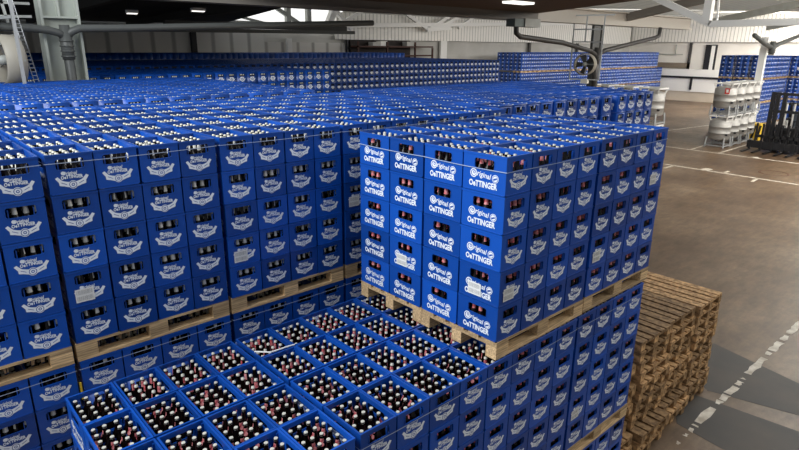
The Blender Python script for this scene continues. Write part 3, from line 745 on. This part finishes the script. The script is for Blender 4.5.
ypipe(20.95, 11.45, Z(2.12), [(20.95, 11.45, Z(1.9)), (20.4, 11.45, Z(2.10)), (18.3, 11.5, Z(2.42)), (15.5, 11.5, Z(2.60)), (15.25, 11.5, Z(2.72)), (15.2, 11.5, Z(3.1))], [(20.95, 11.45, Z(1.9)), (21.6, 11.45, Z(2.12)), (26.3, 11.5, Z(2.72)), (26.7, 11.5, Z(2.82)), (26.75, 11.5, Z(3.2))], .12, M_pipedark, 'dark Y-shaped rainwater pipe on the narrow middle column behind the fan', 3.0)
ypipe(36.9, 9.45, Z(2.55), [(36.9, 9.45, Z(2.3)), (35.6, 9.45, Z(2.5)), (33.6, 9.45, Z(2.95))], [(36.9, 9.45, Z(2.3)), (38.3, 9.5, Z(2.55)), (41.5, 9.4, Z(3.05))], .15, M_pipe, 'brownish Y-shaped pipe spreading from the top of the white column', Z(1.9))
m = MB(); m.box(15.0, 15.55, 11.4, 11.8, Z(2.95), Z(3.22)); m.box(15.55, 16.5, 11.35, 11.85, Z(2.95), Z(3.24), 1)
tag(m.build('rain_outlet_box', [mat('green_grey_box', (.16, .20, .19), .5), M_grey]), 'grey outlet box under the beam where the dark pipe starts', 'box')
# fans
def fan(x, y, z, R_, frame, label, yaw):
    t = link('ventilation_fan', None, None, (x, y, z), yaw); tag(t, label, 'fan')
    TT = Matrix.Rotation(-math.pi / 2, 4, 'Y')         # lathe axis -> -x
    m = MB(); m.lathe([(R_ * .90, .17), (R_, .15), (R_ * .98, -.15), (R_ * .93, -.17), (R_ * .92, .12), (R_ * .90, .17)], 28, T=TT); m.build('drum', M_fan, t, True)
    m = MB(); m.lathe([(.001, .20), (R_ * .16, .18), (R_ * .2, .1), (R_ * .2, -.1), (.001, -.12)], 16, T=TT); m.build('hub', M_grey, t, True)
    m = MB()
    for q in range(5):
        a = q * 2 * math.pi / 5; c, s = math.cos(a), math.sin(a)
        P = [Vector((.05, c * R_ * .18 - s * .04, s * R_ * .18 + c * .04)), Vector((-.05, c * R_ * .18 + s * .06, s * R_ * .18 - c * .06)), Vector((-.06, c * R_ * .86 + s * .14, s * R_ * .86 - c * .14)), Vector((.06, c * R_ * .86 - s * .10, s * R_ * .86 + c * .10))]
        m.add(P + [p + Vector((.012, 0, 0)) for p in P], [(0, 1, 2, 3), (7, 6, 5, 4), (0, 4, 5, 1), (1, 5, 6, 2), (2, 6, 7, 3), (3, 7, 4, 0)])
    m.build('blade', M_pipedark, t)
    m = MB(); 
    for a in (0, math.pi / 2): m.bar((.12, -R_ * math.cos(a), -R_ * math.sin(a)), (.12, R_ * math.cos(a), R_ * math.sin(a)), .03)
    m.build('motor_bracket', M_grey, t)
    m = MB()
    for a, b in frame: m.bar(a, b, .05)
    m.build('hanging_frame', M_galv, t)
    return t
F2 = .45
fr = []
for yy in (-.62, .62): fr += [((-.0, yy, -.62), (0, yy, 1.95))]
fr += [((0, -.62, -.62), (0, .62, -.62)), ((0, -.62, .9), (0, .62, .9)), ((0, .1, .9), (0, .1, 1.95)), ((0, -.62, 1.4), (0, .62, 1.4)), ((0, -1.0, 1.95), (0, 1.0, 1.95))]
t = fan(19.85, 11.3, Z(1.56), F2, fr, 'round beige ventilation fan in a hanging frame before the middle column', .25)
m = MB(); m.box(-.12, .12, -.18, .1, -.78, -.6); m.build('junction_box', M_cream, t)
fr = [((0, -.6, -.5), (0, -.6, 1.4)), ((0, .6, -.5), (0, .6, 1.4)), ((0, -.6, -.5), (0, .6, -.5)), ((0, -.6, .75), (0, .6, .75))]
fan(-.86, 10.95, Z(1.93), .46, fr, 'round beige ventilation fan seen from the side by the pale green column', .12)
m = MB(); m.box(21.0, 21.55, 11.72, 11.84, Z(2.15), Z(3.15)); tag(m.build('electrical_cabinet', mat('dark_grey_box', (.07, .07, .065), .5)), 'dark grey cabinet hanging above the fan on the middle column', 'cabinet')
# cable ladder at the left
t = link('cable_ladder', None, None, (-.5, 10.8, Z(1.6))); tag(t, 'perforated galvanised cable tray rising beside the side-on fan', 'cable tray')
m = MB(); a = Vector((0.0, 0, -.1)); b = Vector((-.24, .1, 1.7)); m.bar(a + Vector((-.04, 0, 0)), b + Vector((-.04, 0, 0)), .012); m.bar(a + Vector((.04, 0, 0)), b + Vector((.04, 0, 0)), .012); m.build('rail', M_galv, t)
m = MB()
for q in range(26):
    p = a.lerp(b, q / 25); m = MB(); m.bar(p + Vector((-.04, 0, 0)), p + Vector((.04, 0, 0)), .025, .012); m.build('rung', M_galv, t)
m = MB()
for p, q in [((-1.3, 11.1, Z(2.7)), (-.35, 11.1, Z(2.72))), ((-1.3, 11.1, Z(2.95)), (-.35, 11.1, Z(2.95))), ((-.75, 11.1, Z(2.6)), (-.82, 11.1, Z(3.1))), ((-.95, 11.1, Z(2.2)), (-1.0, 11.1, Z(3.1))), ((-1.2, 11.1, Z(2.85)), (-.4, 11.1, Z(3.1)))]: m.bar(p, q, .045)
tag(m.build('support_frame', M_grey), 'light grey steel support frame at the top behind the cable tray', 'frame')
# ------------------------------------------------------------------ lamps
def lamp(x, y, z, ln, label):
    t = link('hanging_lamp', None, None, (x, y, z)); tag(t, label, 'lamp', 'lamps under the dark roof')
    m = MB(); m.box(-ln / 2, ln / 2, -.1, .1, .03, .12); m.build('housing', M_white, t)
    m = MB(); m.box(-ln / 2 + .03, ln / 2 - .03, -.08, .08, 0, .03); m.build('tube', M_lamp, t)
    for sx in (-.3, .3): m = MB(); m.bar((sx * ln, 0, .12), (sx * ln, 0, .6), .012); m.build('hanger', M_black, t)
lamp(3.85, 18, Z(3.14), .34, 'small white lamp hanging under the dark roof near the column')
lamp(6.05, 18, Z(3.30), .46, 'larger white lamp hanging under the dark roof, second from the column')
lamp(9.1, 25.5, Z(2.98), .8, 'far small lamp below the larger one under the dark roof')
m = MB(); m.box(11.2, 12.2, 8.6, 9.0, Z(3.44), Z(3.5)); tag(m.build('ceiling_lamp', M_lamp), 'bright flat lamp set in the brown soffit above the beam', 'lamp')
# ------------------------------------------------------------------ trusses
def truss(label, bars, m_=M_white, name='roof_truss'):
    m = MB()
    for a, b, w_ in bars: m.bar(a, b, w_)
    return tag(m.build(name, m_), label, 'truss', kind=None)
truss('white painted truss chord crossing high in front of the ribbed wall', [((20, 10.2, Z(4.75)), (20, 6.55, Z(3.08)), .22), ((20, 6.6, Z(3.08)), (20, -3, Z(3.14)), .22), ((20, 6.7, Z(3.1)), (20, 6.7, Z(5.2)), .26), ((20, 6.35, Z(3.1)), (20, 6.5, Z(5.2)), .06)])
truss('long white tube with gusset webs under the far roof', [((19.5, 30.2, Z(3.43)), (52, 30.2, Z(4.5)), .28), ((20.5, 30.2, Z(3.3)), (23.5, 30.2, Z(4.7)), .2), ((20, 30.2, Z(3.2)), (20.7, 30.2, Z(4.6)), .4), ((22, 30.2, Z(3.3)), (20.5, 30.2, Z(4.6)), .25),
      ((29.2, 30.2, Z(3.4)), (27, 30.2, Z(4.4)), .22), ((29.2, 30.2, Z(3.4)), (31.5, 30.2, Z(4.5)), .22), ((30.6, 30.2, Z(3.7)), (33, 30.2, Z(4.6)), .22), ((29, 30.2, Z(3.4)), (31.5, 30.2, Z(3.6)), .3), ((32.5, 30.2, Z(3.6)), (34.5, 30.2, Z(4.6)), .2)])
truss('pale diagonal braces in the bright gable above the dark pipes', [((13.0, 30.6, Z(4.0)), (17.0, 30.6, Z(3.25)), .14), ((16.2, 30.6, Z(4.6)), (18.6, 30.6, Z(3.3)), .22), ((17.4, 30.6, Z(3.2)), (17.4, 30.6, Z(5)), .3), ((18.9, 30.6, Z(3.2)), (18.9, 30.6, Z(5)), .3), ((13.2, 30.6, Z(3.5)), (20, 30.6, Z(3.45)), .16)], M_grey)
# dark store shelf seen above the rear block
t = link('storage_shelf', None, None, (22.4, 30.0, 0)); tag(t, 'dark shelf with boxes standing at the back wall above the rear crates', 'shelf')
m = MB()
for z in (Z(1.5), Z(2.12)): m.box(0, 7.2, 0, .8, z, z + .1)
for x in (0, 2.6, 5.3, 7.1): m.box(x, x + .12, 0, .1, 0, Z(2.5 if x < 7 else 2.1))
m.build('rack_frame', mat('dark_red_shelf', (.06, .022, .015), .7), t)
m = MB(); m.box(0, 5.6, .82, .86, Z(1.3), Z(2.6)); m.build('back_board', mat('shelf_back', (.03, .022, .02), .8), t)
for q, (x, wd, h, mm) in enumerate([(1.4, .7, .25, M_wallg), (2.1, .6, .32, M_white), (4.6, .8, .3, M_wallg)]):
    m = MB(); m.box(22.4 + x, 22.4 + x + wd, 30.1, 30.6, Z(2.225), Z(2.225) + h); tag(m.build('storage_box', mm), ['grey box on the dark shelf, left one', 'white box on the dark shelf beside the grey one', 'grey box on the dark shelf, right one'][q], 'box')
# ------------------------------------------------------------------ steel tank containers
def tank(x, y, z, label):
    t = link('tank_container', None, None, (x, y, z)); tag(t, label, 'tank', 'stainless tank containers')
    r = .56; m = MB(); m.lathe([(.06, .36), (.30, .38), (.5, .43), (r, .52), (r, .78), (r + .01, .785), (r + .01, .80), (r, .805), (r, 1.12), (r + .01, 1.125), (r + .01, 1.14), (r, 1.145), (r, 1.44), (.5, 1.52), (.3, 1.58), (.001, 1.60)], 24); m.build('vessel', M_steel, t, True)
    for sx in (-1, 1):
        for sy in (-1, 1):
            m = MB(); m.bar((sx * .5, sy * .5, 0), (sx * .46, sy * .46, .56), .07); m.build('leg', M_galv, t)
    m = MB()
    for s in (-1, 1): m.bar((-.5, s * .5, .1), (.5, s * .5, .1), .06); m.bar((s * .5, -.5, .1), (s * .5, .5, .1), .06)
    m.build('base_frame', M_galv, t)
    m = MB()
    for s in (-1, 1):
        m.bar((-.48, s * .48, 1.72), (.48, s * .48, 1.72), .06); m.bar((s * .48, -.48, 1.72), (s * .48, .48, 1.72), .06)
        for q in (-1, 1): m.bar((s * .40, q * .40, 1.48), (s * .48, q * .48, 1.72), .05)
    m.build('top_frame', M_white, t)
    m = MB(); m.lathe([(.001, 1.70), (.18, 1.69), (.2, 1.66), (.2, 1.57)], 16); m.build('lid', M_steel, t)
    m = MB(); m.tube([(-.30, -.46, .72), (-.36, -.54, .72)], .05, 8); m.build('valve', M_black, t)
for q in range(4):
    for lv in (0, 1):
        o = tank(32.45 + 1.28 * q, 10.0, lv * 1.76, f"stainless tank container, {['lower', 'upper'][lv]} tier, {ORD[q + 1]} of the row left of the forklift")
m = MB(); m.box(-.60, -.585, -.40, -.16, 1.2, 1.5); m.box(-.602, -.60, -.34, -.22, 1.27, 1.43, 1)
o = m.build('warning_placard', [M_red, M_white], bpy.data.objects['tank_container.001'])
for q in range(3):
    for lv in (0, 1): tank(25.3, 10.75 + 1.28 * q, lv * 1.76 - (0 if lv == 0 else .0), f"stainless tank container, {['lower', 'upper'][lv]} tier, {ORD[q + 1]} of the row behind the right end of the crates")
# ------------------------------------------------------------------ forklift with a six-tine fork carriage
t = link('forklift', None, None, (32.6, 6.75, 0)); tag(t, 'black forklift with a wide multi-tine fork carriage facing the lane', 'forklift')
m = MB()
for y in (.95, .72, .40, -.40, -.72, -.95): m.box(.0, .16, y - .09, y + .09, .1, 3.15)
for z in (.25, 1.2, 2.1, 3.0): m.box(.02, .14, -1.0, 1.0, z, z + .14)
m.build('mast', M_black, t)
m = MB(); m.box(-.16, -.04, -2.3, 1.75, .18, .55); m.box(-.14, -.04, -1.9, 1.4, .75, .9)
for y in np.linspace(-1.9, 1.4, 12): m.box(-.14, -.04, y - .04, y + .04, .5, 1.5)
m.build('carriage', M_black, t)
for y in np.linspace(-2.1, 1.6, 8):
    m = MB(); m.box(-1.35, -.16, y - .06, y + .06, .06, .11); m.box(-.22, -.16, y - .06, y + .06, .06, .6); m.build('fork', M_black, t)
for y in (-.1, .25):
    m = MB(); m.tube([(.08, y, .3), (.08, y, 2.6)], .05, 8); m.build('lift_cylinder', M_steel, t, True)
m = MB(); m.box(.35, 2.6, -.62, .62, .45, 1.3); m.box(1.7, 2.9, -.6, .6, .45, 1.7); m.box(.18, .34, -.9, .9, .35, 1.0); m.build('body', mat('dark_grey_body', (.04, .035, .035), .4), t)
m = MB(); m.box(1.15, 1.65, -.28, .28, 1.15, 1.32); m.box(1.55, 1.68, -.28, .28, 1.3, 1.95); m.build('seat', M_seat, t)
m = MB()
for x in (.55, 2.3):
    for y in (-.58, .58): m.bar((x, y, 1.1), (x + (.25 if x < 1 else -.1), y, 2.5), .12)
for x in np.linspace(.75, 2.2, 7): m.bar((x, -.6, 2.5), (x, .6, 2.5), .05)
for y in (-.6, .6): m.bar((.75, y, 2.5), (2.2, y, 2.5), .07)
m.build('overhead_guard', M_black, t)
m = MB(); m.tube([(.75, 0, 1.1), (.95, 0, 1.6)], .03, 8); m.lathe([(.2, -.015), (.2, .015)], 18, c=(.97, 0, 1.62)); m.build('steering_wheel', M_black, t)
for x, rr in ((.75, .36), (2.4, .28)):
    for y in (-.62, .62):
        m = MB(); m.tube([(x, y - .11, rr), (x, y + .11, rr)], rr, 20); m.build('wheel', mat('tyre', (.015, .015, .015), .8), t)
m = MB(); m.box(.52, .6, .2, .5, 1.2, 1.7); m.build('headlight', M_white, t)
# distant white tube light near the right edge
m = MB(); m.tube([(45.5, 10.2, Z(.95)), (45.9, 7.5, Z(.95))], .1, 8); tag(m.build('light_tube', M_white), 'white horizontal tube in front of the crate stacks at the right edge', 'tube')
m = MB()
for p in [(12.4, 5.2), (20.1, 8.2)]: m.add([(p[0], p[1], .004), (p[0] + .10, p[1] + .02, .004), (p[0] + .08, p[1] + .10, .006)], [(0, 1, 2)])
tag(m.build('paper_scrap', M_white), 'small white scraps lying on the open concrete floor', 'scrap')
